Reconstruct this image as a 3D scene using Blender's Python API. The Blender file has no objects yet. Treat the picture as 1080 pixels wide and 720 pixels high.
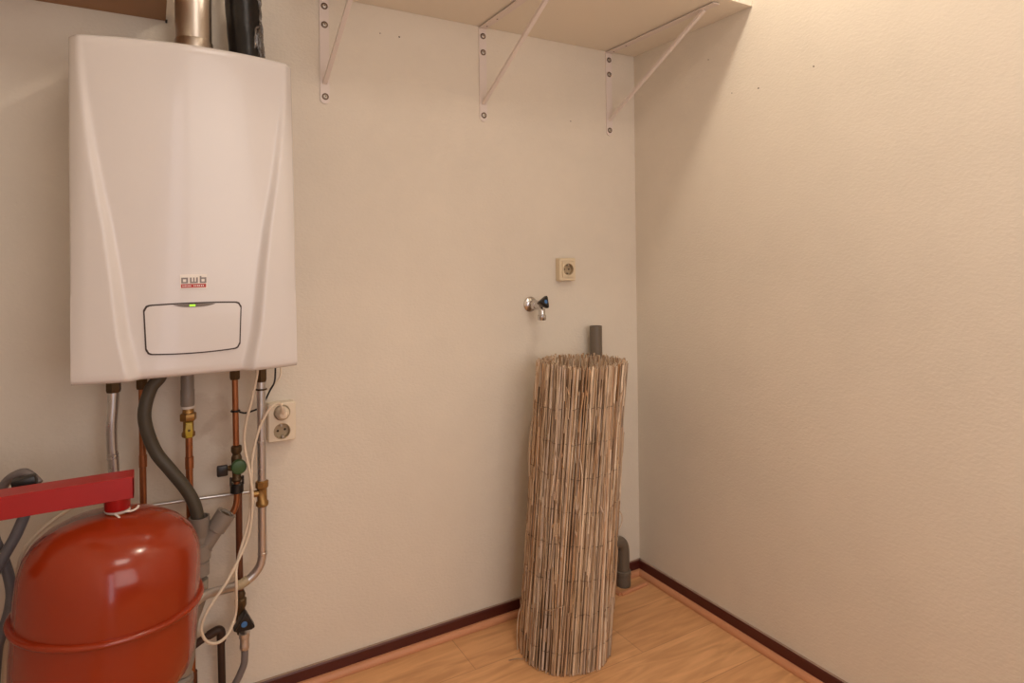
import bpy, bmesh, math, random
from mathutils import Vector, Matrix
random.seed(7)
PI = math.pi
C = bpy.context.scene.collection
V = Vector

# ------------------------------------------------------------------ materials
def mat(name, col, rough=.5, metal=0, spec=.5, var=0, vscale=8, bump=0, bscale=60, bdist=.001, coat=0, emis=None, estr=0, rvar=0):
    m = bpy.data.materials.new(name); m.use_nodes = True
    nt = m.node_tree; N = nt.nodes; L = nt.links
    b = N['Principled BSDF']
    b.inputs['Base Color'].default_value = (*col, 1)
    b.inputs['Roughness'].default_value = rough
    b.inputs['Metallic'].default_value = metal
    b.inputs['Specular IOR Level'].default_value = spec
    b.inputs['Coat Weight'].default_value = coat
    tc = N.new('ShaderNodeTexCoord')
    if var or rvar:
        n = N.new('ShaderNodeTexNoise'); n.inputs['Scale'].default_value = vscale; n.inputs['Detail'].default_value = 5
        L.new(tc.outputs['Object'], n.inputs['Vector'])
        if var:
            mx = N.new('ShaderNodeMix'); mx.data_type = 'RGBA'
            mx.inputs[6].default_value = (*[c*(1-var) for c in col], 1)
            mx.inputs[7].default_value = (*[min(1, c*(1+var)) for c in col], 1)
            L.new(n.outputs['Fac'], mx.inputs[0]); L.new(mx.outputs[2], b.inputs['Base Color'])
        if rvar:
            mr = N.new('ShaderNodeMapRange'); mr.inputs[3].default_value = rough-rvar; mr.inputs[4].default_value = rough+rvar
            L.new(n.outputs['Fac'], mr.inputs[0]); L.new(mr.outputs[0], b.inputs['Roughness'])
    if bump:
        n2 = N.new('ShaderNodeTexNoise'); n2.inputs['Scale'].default_value = bscale; n2.inputs['Detail'].default_value = 3
        L.new(tc.outputs['Object'], n2.inputs['Vector'])
        bp = N.new('ShaderNodeBump'); bp.inputs['Strength'].default_value = bump; bp.inputs['Distance'].default_value = bdist
        L.new(n2.outputs['Fac'], bp.inputs['Height']); L.new(bp.outputs['Normal'], b.inputs['Normal'])
    if emis:
        b.inputs['Emission Color'].default_value = (*emis, 1); b.inputs['Emission Strength'].default_value = estr
    return m

def wall_mat(name, col, bump=.45, stains=()):
    m = bpy.data.materials.new(name); m.use_nodes = True
    nt = m.node_tree; N = nt.nodes; L = nt.links; b = N['Principled BSDF']
    b.inputs['Roughness'].default_value = .75; b.inputs['Specular IOR Level'].default_value = .25
    tc = N.new('ShaderNodeTexCoord')
    # large blotches and faint scuffs
    n = N.new('ShaderNodeTexNoise'); n.inputs['Scale'].default_value = 2.2; n.inputs['Detail'].default_value = 6; n.inputs['Roughness'].default_value = .65
    L.new(tc.outputs['Object'], n.inputs['Vector'])
    r = N.new('ShaderNodeValToRGB')
    r.color_ramp.elements[0].position = .3; r.color_ramp.elements[0].color = (*[c*.93 for c in col], 1)
    r.color_ramp.elements[1].position = .62; r.color_ramp.elements[1].color = (*col, 1)
    L.new(n.outputs['Fac'], r.inputs['Fac'])
    ns = N.new('ShaderNodeTexNoise'); ns.inputs['Scale'].default_value = 16; ns.inputs['Detail'].default_value = 4
    L.new(tc.outputs['Object'], ns.inputs['Vector'])
    last = r.outputs['Color']
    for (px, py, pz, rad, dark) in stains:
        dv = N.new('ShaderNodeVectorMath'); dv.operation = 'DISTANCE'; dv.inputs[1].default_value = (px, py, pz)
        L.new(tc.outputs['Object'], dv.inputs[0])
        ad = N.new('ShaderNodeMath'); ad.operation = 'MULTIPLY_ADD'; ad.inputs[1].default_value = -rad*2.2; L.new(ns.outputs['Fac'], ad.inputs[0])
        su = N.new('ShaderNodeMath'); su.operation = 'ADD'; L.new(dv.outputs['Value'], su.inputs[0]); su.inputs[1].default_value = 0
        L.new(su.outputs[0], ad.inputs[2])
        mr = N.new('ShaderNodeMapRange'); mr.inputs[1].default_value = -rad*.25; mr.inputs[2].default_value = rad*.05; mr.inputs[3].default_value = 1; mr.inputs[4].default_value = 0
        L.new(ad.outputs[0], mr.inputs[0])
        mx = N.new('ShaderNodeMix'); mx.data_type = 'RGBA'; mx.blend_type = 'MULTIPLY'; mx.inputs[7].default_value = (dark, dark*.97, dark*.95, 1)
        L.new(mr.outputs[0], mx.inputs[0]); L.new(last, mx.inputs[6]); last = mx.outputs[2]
    L.new(last, b.inputs['Base Color'])
    # sprayed plaster: fine grain with sparse bigger blobs
    mp = N.new('ShaderNodeMapping'); mp.inputs['Scale'].default_value = (1, 1, 1.5)
    L.new(tc.outputs['Object'], mp.inputs['Vector'])
    g = N.new('ShaderNodeTexNoise'); g.inputs['Scale'].default_value = 105; g.inputs['Detail'].default_value = 3
    L.new(mp.outputs['Vector'], g.inputs['Vector'])
    g2 = N.new('ShaderNodeTexNoise'); g2.inputs['Scale'].default_value = 38; g2.inputs['Detail'].default_value = 2
    L.new(mp.outputs['Vector'], g2.inputs['Vector'])
    a = N.new('ShaderNodeMath'); a.operation = 'MULTIPLY_ADD'; a.inputs[1].default_value = .5
    L.new(g2.outputs['Fac'], a.inputs[0]); L.new(g.outputs['Fac'], a.inputs[2])
    bp = N.new('ShaderNodeBump'); bp.inputs['Strength'].default_value = bump; bp.inputs['Distance'].default_value = .0022
    L.new(a.outputs[0], bp.inputs['Height']); L.new(bp.outputs['Normal'], b.inputs['Normal'])
    return m

def floor_mat(name):
    m = bpy.data.materials.new(name); m.use_nodes = True
    nt = m.node_tree; N = nt.nodes; L = nt.links; b = N['Principled BSDF']
    b.inputs['Roughness'].default_value = .42; b.inputs['Specular IOR Level'].default_value = .4
    tc = N.new('ShaderNodeTexCoord')
    mp0 = N.new('ShaderNodeMapping'); mp0.inputs['Location'].default_value = (.33, .195, 0)
    L.new(tc.outputs['Object'], mp0.inputs['Vector'])
    br = N.new('ShaderNodeTexBrick')
    br.inputs['Scale'].default_value = 1; br.inputs['Brick Width'].default_value = 1.28; br.inputs['Row Height'].default_value = .192
    br.inputs['Mortar Size'].default_value = .0012; br.inputs['Mortar Smooth'].default_value = .3; br.offset = .37; br.inputs['Bias'].default_value = 0
    br.inputs['Color1'].default_value = (.66, .355, .165, 1); br.inputs['Color2'].default_value = (.72, .405, .195, 1); br.inputs['Mortar'].default_value = (.46, .235, .105, 1)
    L.new(mp0.outputs['Vector'], br.inputs['Vector'])
    mp = N.new('ShaderNodeMapping'); mp.inputs['Scale'].default_value = (1.6, 11, 1)
    L.new(tc.outputs['Object'], mp.inputs['Vector'])
    n = N.new('ShaderNodeTexNoise'); n.inputs['Scale'].default_value = 2.6; n.inputs['Detail'].default_value = 7; n.inputs['Distortion'].default_value = 1.1
    L.new(mp.outputs['Vector'], n.inputs['Vector'])
    r = N.new('ShaderNodeValToRGB')
    r.color_ramp.elements[0].position = .33; r.color_ramp.elements[0].color = (.72, .66, .6, 1)
    r.color_ramp.elements[1].position = .65; r.color_ramp.elements[1].color = (1.05, 1.05, 1.05, 1)
    L.new(n.outputs['Fac'], r.inputs['Fac'])
    mx = N.new('ShaderNodeMix'); mx.data_type = 'RGBA'; mx.blend_type = 'MULTIPLY'; mx.inputs[0].default_value = .8
    L.new(br.outputs['Color'], mx.inputs[6]); L.new(r.outputs['Color'], mx.inputs[7])
    L.new(mx.outputs[2], b.inputs['Base Color'])
    bp = N.new('ShaderNodeBump'); bp.inputs['Strength'].default_value = .4; bp.inputs['Distance'].default_value = .001; bp.invert = True
    L.new(br.outputs['Fac'], bp.inputs['Height']); L.new(bp.outputs['Normal'], b.inputs['Normal'])
    return m

def reed_mat(name, cols):
    m = bpy.data.materials.new(name); m.use_nodes = True
    nt = m.node_tree; N = nt.nodes; L = nt.links; b = N['Principled BSDF']
    b.inputs['Roughness'].default_value = .6; b.inputs['Specular IOR Level'].default_value = .3
    geo = N.new('ShaderNodeNewGeometry'); tc = N.new('ShaderNodeTexCoord')
    r = N.new('ShaderNodeValToRGB'); r.color_ramp.interpolation = 'LINEAR'
    e = r.color_ramp.elements
    e[0].position = 0; e[0].color = (*cols[0], 1); e[1].position = 1; e[1].color = (*cols[-1], 1)
    for i, c in enumerate(cols[1:-1]):
        k = e.new((i+1)/(len(cols)-1)); k.color = (*c, 1)
    L.new(geo.outputs['Random Per Island'], r.inputs['Fac'])
    ad = N.new('ShaderNodeVectorMath'); ad.operation = 'ADD'
    sc = N.new('ShaderNodeMath'); sc.operation = 'MULTIPLY'; sc.inputs[1].default_value = 37
    L.new(geo.outputs['Random Per Island'], sc.inputs[0])
    L.new(tc.outputs['Object'], ad.inputs[0]); L.new(sc.outputs[0], ad.inputs[1])
    mp = N.new('ShaderNodeMapping'); mp.inputs['Scale'].default_value = (60, 60, 9)
    L.new(ad.outputs[0], mp.inputs['Vector'])
    n = N.new('ShaderNodeTexNoise'); n.inputs['Scale'].default_value = 1; n.inputs['Detail'].default_value = 4
    L.new(mp.outputs['Vector'], n.inputs['Vector'])
    r2 = N.new('ShaderNodeValToRGB')
    r2.color_ramp.elements[0].position = .3; r2.color_ramp.elements[0].color = (.45, .36, .28, 1)
    r2.color_ramp.elements[1].position = .6; r2.color_ramp.elements[1].color = (1.05, 1.02, 1, 1)
    L.new(n.outputs['Fac'], r2.inputs['Fac'])
    mx = N.new('ShaderNodeMix'); mx.data_type = 'RGBA'; mx.blend_type = 'MULTIPLY'; mx.inputs[0].default_value = .85
    L.new(r.outputs['Color'], mx.inputs[6]); L.new(r2.outputs['Color'], mx.inputs[7]); L.new(mx.outputs[2], b.inputs['Base Color'])
    return m

M = {}
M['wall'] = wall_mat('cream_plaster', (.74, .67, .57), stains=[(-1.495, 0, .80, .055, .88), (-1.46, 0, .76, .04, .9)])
M['ceiling'] = mat('ceiling_paint', (.72, .68, .60), .8)
M['floor'] = floor_mat('laminate_planks')
M['hole'] = mat('hole_shadow', (.06, .035, .02), .9)
M['base'] = mat('mahogany_paint', (.075, .012, .008), .38, var=.25, vscale=6)
M['dust'] = mat('dusty_top', (.33, .23, .17), .8, var=.3, vscale=30)
M['quarter'] = mat('beech_strip', (.56, .25, .125), .45, var=.12, vscale=14)
M['enamel'] = mat('white_enamel', (.65, .61, .59), .24, spec=.45, var=.015, vscale=3, coat=.18)
M['flapgap'] = mat('dark_gap', (.05, .03, .025), .6)
M['strip'] = mat('smoked_strip', (.15, .11, .08), .3, var=.1)
M['led'] = mat('green_light', (.3, .8, .05), .4, emis=(.45, 1, .03), estr=.75)
M['badge'] = mat('badge_white', (.80, .74, .67), .35, var=.02)
M['badgegrey'] = mat('badge_grey', (.21, .175, .16), .35, var=.03)
M['badgered'] = mat('badge_red', (.42, .03, .02), .35, var=.03)
M['shelf'] = mat('white_melamine', (.78, .71, .60), .55, var=.03, vscale=3)
M['shelfedge'] = mat('melamine_edge', (.80, .73, .62), .5, var=.03, vscale=9)
M['bracket'] = mat('bracket_white', (.74, .65, .60), .4, var=.03, vscale=12)
M['screw'] = mat('zinc_screw', (.55, .50, .44), .35, 1, var=.2, vscale=200)
M['washer'] = mat('screw_recess', (.16, .11, .08), .5, .6, var=.2, vscale=200)
M['wood'] = mat('brown_board', (.33, .155, .06), .5, var=.12, vscale=5)
M['steel'] = mat('brushed_steel', (.56, .50, .44), .33, 1, var=.08, vscale=14, rvar=.06)
M['black'] = mat('black_plastic', (.012, .010, .009), .38, var=.3, vscale=20)
M['blacktape'] = mat('black_film', (.010, .008, .007), .28, spec=.35, var=.3, vscale=12, bump=.35, bscale=14, bdist=.008)
M['film'] = mat('clear_film', (.10, .085, .075), .14, var=.9, vscale=60, bump=.8, bscale=45, bdist=.006, coat=.6)
M['tank'] = mat('red_orange_enamel', (.275, .027, .005), .19, spec=.45, var=.10, vscale=2.5, coat=.12, rvar=.04)
M['armred'] = mat('bright_red_paint', (.35, .007, .007), .36, var=.08, vscale=8)
M['copper'] = mat('copper', (.38, .15, .065), .36, .85, var=.35, vscale=22, rvar=.08)
M['darkcopper'] = mat('tarnished_copper', (.16, .06, .03), .5, .6, var=.4, vscale=25, rvar=.1)
M['tarnish'] = mat('blackened_pipe', (.055, .030, .020), .5, .3, var=.4, vscale=25)
M['brass'] = mat('dull_brass', (.33, .19, .065), .42, .8, var=.3, vscale=40)
M['darkbrass'] = mat('dark_brass', (.10, .062, .028), .45, .6, var=.3, vscale=40)
M['zinc'] = mat('galvanised_pipe', (.60, .58, .57), .30, .9, var=.12, vscale=22, rvar=.08)
M['chrome'] = mat('chrome', (.62, .60, .58), .2, 1, var=.04, vscale=30)
M['yellow'] = mat('yellow_handle', (.50, .36, .03), .45, var=.15, vscale=80)
M['green'] = mat('green_cap', (.035, .085, .025), .42, var=.2, vscale=50)
M['blue'] = mat('blue_dot', (.05, .17, .42), .4, var=.05)
M['greydark'] = mat('dark_grey_hose', (.072, .060, .042), .5, var=.15, vscale=20)
M['pvc'] = mat('grey_pvc', (.23, .195, .165), .42, var=.10, vscale=14)
M['pvclight'] = mat('grey_pvc_pale', (.34, .29, .235), .42, var=.10, vscale=14)
M['pvcdark'] = mat('grey_pvc_olive', (.145, .115, .085), .42, var=.10, vscale=14)
M['pvcpipe'] = mat('grey_pvc_trap', (.27, .23, .185), .42, var=.10, vscale=14)
M['white'] = mat('white_gasket', (.68, .62, .56), .5, var=.04)
M['socket'] = mat('ivory_plastic', (.72, .60, .42), .35, var=.02, vscale=6)
M['socketwhite'] = mat('cream_plastic', (.74, .64, .50), .35, var=.02, vscale=6)
M['sockin'] = mat('ivory_recess', (.42, .32, .20), .45, var=.05)
M['hosegrey'] = mat('grey_rubber_hose', (.17, .145, .14), .4, var=.12, vscale=40)
M['hoseblue'] = mat('slate_rubber_hose', (.13, .125, .135), .33, var=.12, vscale=40)
M['cable'] = mat('cream_cable', (.70, .59, .46), .45, var=.05, vscale=30)
M['tape'] = mat('yellowed_tape', (.42, .33, .21), .5, var=.12, vscale=60)
M['reed'] = reed_mat('dry_reed', [(.24, .135, .07), (.72, .56, .40), (.50, .33, .19), (.82, .69, .53), (.40, .31, .23), (.74, .57, .40), (.27, .155, .08), (.66, .55, .45), (.50, .27, .12), (.86, .75, .60)])
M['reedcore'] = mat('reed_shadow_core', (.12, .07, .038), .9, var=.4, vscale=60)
M['wire'] = mat('binding_wire', (.14, .10, .075), .5, .7, var=.2, vscale=60)

# ------------------------------------------------------------------ mesh helpers
def link(name, bm, ms, parent=None, smooth=True, ang=40):
    bmesh.ops.recalc_face_normals(bm, faces=bm.faces)
    me = bpy.data.meshes.new(name); bm.to_mesh(me); bm.free()
    o = bpy.data.objects.new(name, me); C.objects.link(o)
    for m in (ms if isinstance(ms, (list, tuple)) else [ms]): me.materials.append(m)
    if smooth:
        me.polygons.foreach_set('use_smooth', [True]*len(me.polygons))
        try: me.set_sharp_from_angle(angle=math.radians(ang))
        except Exception: pass
    if parent is not None:
        o.parent = parent
        o.matrix_parent_inverse = Matrix.Translation(-parent.location)
    return o

def tag(o, label, cat, group=None):
    o['label'] = label; o['category'] = cat
    if group: o['group'] = group
    return o

def thing(name, label, cat, loc, group=None):
    o = bpy.data.objects.new(name, None); C.objects.link(o)
    o.location = loc; o.empty_display_size = .05
    return tag(o, label, cat, group)

def struct(name, bm, ms, smooth=False):
    o = link(name, bm, ms, smooth=smooth); o['kind'] = 'structure'; return o

def box(bm, x0, x1, y0, y1, z0, z1, bev=0, seg=2, mi=0):
    r = bmesh.ops.create_cube(bm, size=1)
    vs = r['verts']
    for v in vs:
        v.co = V(((x0+x1)/2+v.co.x*(x1-x0), (y0+y1)/2+v.co.y*(y1-y0), (z0+z1)/2+v.co.z*(z1-z0)))
    fs = set(f for v in vs for f in v.link_faces)
    for f in fs: f.material_index = mi
    if bev:
        es = list(set(e for v in vs for e in v.link_edges))
        rr = bmesh.ops.bevel(bm, geom=es, offset=bev, segments=seg, profile=.5, affect='EDGES')
        for f in rr['faces']: f.material_index = mi
    return bm

def frame_axes(d):
    d = d.normalized()
    a = V((0, 0, 1)) if abs(d.z) < .9 else V((1, 0, 0))
    u = d.cross(a).normalized(); w = u.cross(d).normalized()
    return u, w

def lathe(bm, p, d, prof, n=28, mi=0, cap=True, phase=0):
    """profile [(distance along d, radius)] turned about the axis through p along d"""
    p = V(p); d = V(d).normalized(); u, w = frame_axes(d)
    rings = []
    for t, r in prof:
        rings.append([bm.verts.new(p+d*t+(u*math.cos(2*PI*k/n+phase)+w*math.sin(2*PI*k/n+phase))*max(r, 1e-5)) for k in range(n)])
    for a, b in zip(rings, rings[1:]):
        for k in range(n):
            f = bm.faces.new((a[k], a[(k+1) % n], b[(k+1) % n], b[k])); f.material_index = mi
    if cap:
        f = bm.faces.new(rings[0][::-1]); f.material_index = mi
        f = bm.faces.new(rings[-1]); f.material_index = mi
    return bm

def smooth_path(pts, k=8):
    P = [V(p) for p in pts]
    if len(P) < 3: return P
    out = []
    for i in range(len(P)-1):
        p0 = P[i-1] if i else P[0]*2-P[1]
        p1, p2 = P[i], P[i+1]
        p3 = P[i+2] if i+2 < len(P) else P[-1]*2-P[-2]
        for j in range(k):
            t = j/k
            out.append(.5*((2*p1)+(p2-p0)*t+(2*p0-5*p1+4*p2-p3)*t*t+(3*p1-p0-3*p2+p3)*t**3))
    out.append(P[-1]); return out

def fillet(pts, r, k=7):
    """straight runs with rounded corners"""
    P = [V(p) for p in pts]; out = [P[0]]
    for i in range(1, len(P)-1):
        a, b, c = P[i-1], P[i], P[i+1]
        rr = min(r, (a-b).length*.49, (c-b).length*.49)
        s = b+(a-b).normalized()*rr; e = b+(c-b).normalized()*rr
        for j in range(k+1):
            t = j/k; out.append(s*(1-t)**2+b*2*t*(1-t)+e*t*t)
    out.append(P[-1]); return out

def tube(bm, pts, r, n=14, mi=0, cap=True):
    """tube along points; r a number or one radius per point"""
    P = [V(p) for p in pts]; R = r if isinstance(r, (list, tuple)) else [r]*len(P)
    T = []
    for i in range(len(P)):
        a = P[max(i-1, 0)]; b = P[min(i+1, len(P)-1)]; T.append((b-a).normalized())
    u, w = frame_axes(T[0]); rings = []
    for i, p in enumerate(P):
        if i:
            u = (u-T[i]*u.dot(T[i])).normalized(); w = u.cross(T[i])
        rings.append([bm.verts.new(p+(u*math.cos(2*PI*k/n)+w*math.sin(2*PI*k/n))*R[i]) for k in range(n)])
    for a, b in zip(rings, rings[1:]):
        for k in range(n):
            f = bm.faces.new((a[k], a[(k+1) % n], b[(k+1) % n], b[k])); f.material_index = mi
    if cap:
        f = bm.faces.new(rings[0][::-1]); f.material_index = mi
        f = bm.faces.new(rings[-1]); f.material_index = mi
    return bm

def torus(bm, c, d, R, r, n=40, m=10, mi=0):
    c = V(c); d = V(d).normalized(); u, w = frame_axes(d); rings = []
    for i in range(n):
        a = 2*PI*i/n; q = u*math.cos(a)+w*math.sin(a)
        rings.append([bm.verts.new(c+q*(R+r*math.cos(2*PI*j/m))+d*r*math.sin(2*PI*j/m)) for j in range(m)])
    for i in range(n):
        a, b = rings[i], rings[(i+1) % n]
        for j in range(m):
            f = bm.faces.new((a[j], a[(j+1) % m], b[(j+1) % m], b[j])); f.material_index = mi
    return bm

def sphere(bm, c, r, sx=1, sy=1, sz=1, n=20):
    rr = bmesh.ops.create_uvsphere(bm, u_segments=n, v_segments=n//2+2, radius=r)
    for v in rr['verts']: v.co = V(c)+V((v.co.x*sx, v.co.y*sy, v.co.z*sz))
    return bm

def prism(bm, poly, y0, y1, bev=0, mi=0):
    """outline of (x, z) pairs extruded from y0 to y1"""
    a = [bm.verts.new((x, y0, z)) for x, z in poly]; b = [bm.verts.new((x, y1, z)) for x, z in poly]
    n = len(poly); fs = [bm.faces.new(a), bm.faces.new(b[::-1])]
    for k in range(n): fs.append(bm.faces.new((a[k], b[k], b[(k+1) % n], a[(k+1) % n])))
    for f in fs: f.material_index = mi
    if bev:
        es = list(fs[0].edges)
        bmesh.ops.bevel(bm, geom=es, offset=bev, segments=2, profile=.5, affect='EDGES')
    return bm

def rrect(cx, cz, w, h, r, k=5):
    out = []
    for sx, sz, a0 in ((1, 1, 0), (-1, 1, 90), (-1, -1, 180), (1, -1, 270)):
        for j in range(k+1):
            a = math.radians(a0+90*j/k)
            out.append((cx+sx*(w/2-r)+r*math.cos(a), cz+sz*(h/2-r)+r*math.sin(a)))
    return out

def B(): return bmesh.new()
def hexnut(bm, p, d, l, r, mi=0, ph=0):
    return lathe(bm, p, d, [(0, r*.9), (l*.12, r), (l*.88, r), (l, r*.9)], n=6, mi=mi, phase=ph)

# ------------------------------------------------------------------ camera
cam_d = bpy.data.cameras.new('camera'); cam = bpy.data.objects.new('camera', cam_d); C.objects.link(cam)
F_PX, CY, YAW, ROLL = 661.663, 274.63, .5232766, -.0118547
cam_d.sensor_width = 36; cam_d.sensor_fit = 'HORIZONTAL'; cam_d.lens = 36*F_PX/1080
cam_d.shift_y = (CY-360)/1080; cam_d.clip_start = .02
fw = V((math.sin(YAW), math.cos(YAW), 0)); rt = V((math.cos(YAW), -math.sin(YAW), 0)); up = V((0, 0, 1))
r2 = rt*math.cos(ROLL)+up*math.sin(ROLL); u2 = up*math.cos(ROLL)-rt*math.sin(ROLL)
mw = Matrix.Identity(4)
for i in range(3):
    mw[i][0] = r2[i]; mw[i][1] = u2[i]; mw[i][2] = -fw[i]
mw[0][3], mw[1][3], mw[2][3] = -1.6205, -1.8531, 1.2
cam.matrix_world = mw
bpy.context.scene.camera = cam

# ------------------------------------------------------------------ room shell
XL, YF, ZC = -2.02, -2.7, 2.6
struct('floor', box(B(), XL-.1, .1, YF-1.2, .1, -.08, 0), M['floor'])
struct('ceiling', box(B(), XL-.1, .1, YF-.1, .1, ZC, ZC+.08), M['ceiling'])

def holes(bm, pts, axis, r=.0026):
    for k, p in enumerate(pts):
        rr = r*(.8+.5*((k*37) % 10)/10)
        d = V((-1, 0, 0)) if axis == 'x' else V((0, -1, 0))
        lathe(bm, V(p)-d*.001, d, [(0, rr), (.0014, rr*.8)], n=10, mi=1)
bm = box(B(), XL-.1, .1, 0, .1, 0, ZC)
holes(bm, [(-1.006, 0, 1.897), (-.945, 0, 1.896), (-.30, 0, 1.70)], 'y')
struct('wall_back', bm, [M['wall'], M['hole']])
bm = box(B(), 0, .1, YF-.1, 0, 0, ZC)
holes(bm, [(0, -.467, 1.728), (0, -.568, 1.719), (0, -.753, 1.735), (0, -.371, 1.862), (0, -.70, 1.99), (0, -1.02, 1.93)], 'x')
struct('wall_right', bm, [M['wall'], M['hole']])
struct('wall_left', box(B(), XL-.1, XL, YF-.1, 0, 0, ZC), M['wall'])
bm = box(B(), XL, -1.86, YF-.1, YF, 0, ZC)          # unseen front wall, its doorway widened to let the added fill in
box(bm, -.14, 0, YF-.1, YF, 0, ZC); box(bm, -1.86, -.14, YF-.1, YF, 2.3, ZC)
struct('wall_front', bm, M['wall'])

def baseboard(name, back):
    bm = B()
    h, t = .05, .012
    L_ = -XL if back else -YF
    # section (distance from the wall, height)
    sec = [(0, 0), (t, 0), (t, h-.004), (t-.003, h), (0, h)]
    for i in range(len(sec)):
        pass
    rows = []
    for s in (0, L_):
        rows.append([bm.verts.new((-s, -a, z)) if back else bm.verts.new((-a, -s, z)) for a, z in sec])
    n = len(sec)
    for k in range(n):
        f = bm.faces.new((rows[0][k], rows[0][(k+1) % n], rows[1][(k+1) % n], rows[1][k]))
        f.material_index = 1 if k == 3 else 0
    bm.faces.new(rows[0]); bm.faces.new(rows[1])
    return struct(name, bm, [M['base'], M['dust']])
baseboard('baseboard_back', True); baseboard('baseboard_right', False)

def strip(name, a, b, nrm, w=.018, h=.019, wall=.012):
    """rounded beading along a-b, standing off the wall by the baseboard"""
    bm = B(); a, b, nrm = V(a), V(b), V(nrm)
    sec = [(wall, .001), (wall, h*.95)]
    for k in range(1, 7):
        t = math.radians(90*k/6); sec.append((wall+w*math.sin(t)*.98+.0005, .004+(h-.004)*math.cos(t)))
    sec.append((wall+w, .001))
    rows = [[bm.verts.new(p+nrm*d+V((0, 0, z))) for d, z in sec] for p in (a, b)]
    n = len(sec)
    for k in range(n): bm.faces.new((rows[0][k], rows[0][(k+1) % n], rows[1][(k+1) % n], rows[1][k]))
    bm.faces.new(rows[0]); bm.faces.new(rows[1])
    return struct(name, bm, M['quarter'], smooth=True)
strip('trim_1', (XL, 0, 0), (0, 0, 0), (0, -1, 0)); strip('trim_2', (0, 0, 0), (0, YF, 0), (-1, 0, 0))

# ------------------------------------------------------------------ white wall shelf and its brackets
t = thing('wall_shelf', 'white melamine wall shelf in the top right corner on three brackets', 'shelf', (-.65, 0, 1.977))
bm = box(B(), -1.27, -.001, -.546, -.001, 1.977, 1.995)
link('board', bm, M['shelf'], t, smooth=False)
link('edge_band', box(B(), -1.27, -.001, -.549, -.546, 1.9768, 1.9952), M['shelfedge'], t, smooth=False)

def bracket(x, label):
    t = thing('shelf_bracket', label, 'bracket', (x, 0, 1.66), 'white brackets under the wall shelf')
    w = .0135
    def bar(pts2, name):
        bm = B(); prism(bm, pts2, -.0035, -.0005); return bm
    # upright: flat bar with rounded foot
    poly = [(x-w, 1.9765), (x-w, 1.676)] + [(x-w*math.cos(a), 1.676-w*math.sin(a)) for a in [PI*k/10 for k in range(1, 10)]] + [(x+w, 1.676), (x+w, 1.9765)]
    bm = prism(B(), poly, -.004, -.0003)
    link('upright', bm, M['bracket'], t, smooth=False)
    # arm under the board
    bm = box(B(), x-w, x+w, -.52, -.004, 1.9705, 1.9738, bev=.0006, seg=1)
    link('arm', bm, M['bracket'], t, smooth=False)
    # diagonal brace
    a = V((x, -.004, 1.722)); b = V((x, -.470, 1.969)); d = (b-a).normalized(); nn = V((1, 0, 0)).cross(d)
    bm = B()
    for sgn in (0,):
        vs = []
        for p in (a, b):
            for sx, sn in ((-1, -1), (1, -1), (1, 1), (-1, 1)):
                vs.append(bm.verts.new(p+V((sx*.0060, 0, 0))+nn*sn*.0045+d*0))
        for f in ((0, 1, 2, 3), (7, 6, 5, 4), (0, 4, 5, 1), (1, 5, 6, 2), (2, 6, 7, 3), (3, 7, 4, 0)): bm.faces.new([vs[i] for i in f])
    link('brace', bm, M['bracket'], t, smooth=False)
    for z in (1.946, 1.892, 1.683):
        bm = B()
        lathe(bm, (x+.001, -.0038, z), (0, -1, 0), [(0, .0098), (.0012, .0098), (.0016, .0088)], n=20, mi=1)
        lathe(bm, (x+.001, -.005, z), (0, -1, 0), [(0, .0062), (.0022, .0058), (.0034, .0036)], n=18)
        lathe(bm, (x+.001, -.0082, z), (0, -1, 0), [(0, .0022), (.0004, .0018)], n=8, mi=1)
        link('screw', bm, [M['screw'], M['washer']], t)
    for y in (-.03, -.10):
        lm = lathe(B(), (x+.003, y, 1.9708), (0, 0, -1), [(0, .0034), (.0012, .002)], n=12)
        link('arm_screw', lm, M['washer'], t)
    return t
bracket(-1.175, 'leftmost white steel shelf bracket, the one nearest the boiler')
bracket(-.656, 'middle white steel shelf bracket under the wall shelf')
bracket(-.125, 'rightmost white steel shelf bracket, next to the room corner')

# brown shelf on the left, seen from below
t = thing('brown_shelf', 'brown wooden shelf board seen from below, above the boiler at the left', 'shelf', (-1.8, 0, 1.83))
link('board', box(B(), XL+.001, -1.579, -.33, -.0005, 1.830, 1.854, bev=.0025, seg=2), M['wood'], t, smooth=False)
link('nail', lathe(B(), (-1.5775, -.004, 1.833), (0, 0, -1), [(0, .0028), (.008, .0024)], n=10), M['black'], t)

# ------------------------------------------------------------------ boiler
boiler = thing('boiler', 'white wall-hung gas boiler with a curved front', 'boiler', (-1.541, -.15, .955))
XC, HW, ZB, ZT = -1.541, .2215, .9555, 1.678
CT = [(.95, .117), (1.05, .135), (1.18, .1455), (1.28, .156), (1.40, .174), (1.51, .1865), (1.60, .1955), (1.68, .1985)]
def crease(z):
    if z <= CT[0][0]: return CT[0][1]
    for (a, b), (c, d) in zip(CT, CT[1:]):
        if z <= c: return b+(d-b)*(z-a)/(c-a)
    return CT[-1][1]
def sstep(a, b, x):
    t = max(0, min(1, (x-a)/(b-a))); return t*t*(3-2*t)
def front_y(x, z):
    s = abs(x-XC)/HW; d = abs(x-XC)-crease(z)
    k = (z-ZB)/(ZT-ZB)
    y = -.300-(.010+.034*k)*(1-s*s)+.010*k
    wr = .023-.011*k                                     # the cove narrows upward
    d += wr*.85*(1-k)+.004*k
    t_ = max(0, min(1, d/wr)); t_ = .45*t_+.55*t_*t_*(3-2*t_)
    y -= (.022-.018*k)*t_                                # flank stands proud of the panel
    y += .15*max(0, d-wr)                                # it faces outward
    y += (.004+.018*k)*max(0, (s-.86)/.14)**2            # and curls back to the side
    return y
bm = B(); nx, nz = 110, 60
xs = [XC-HW+2*HW*i/nx for i in range(nx+1)]
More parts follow.
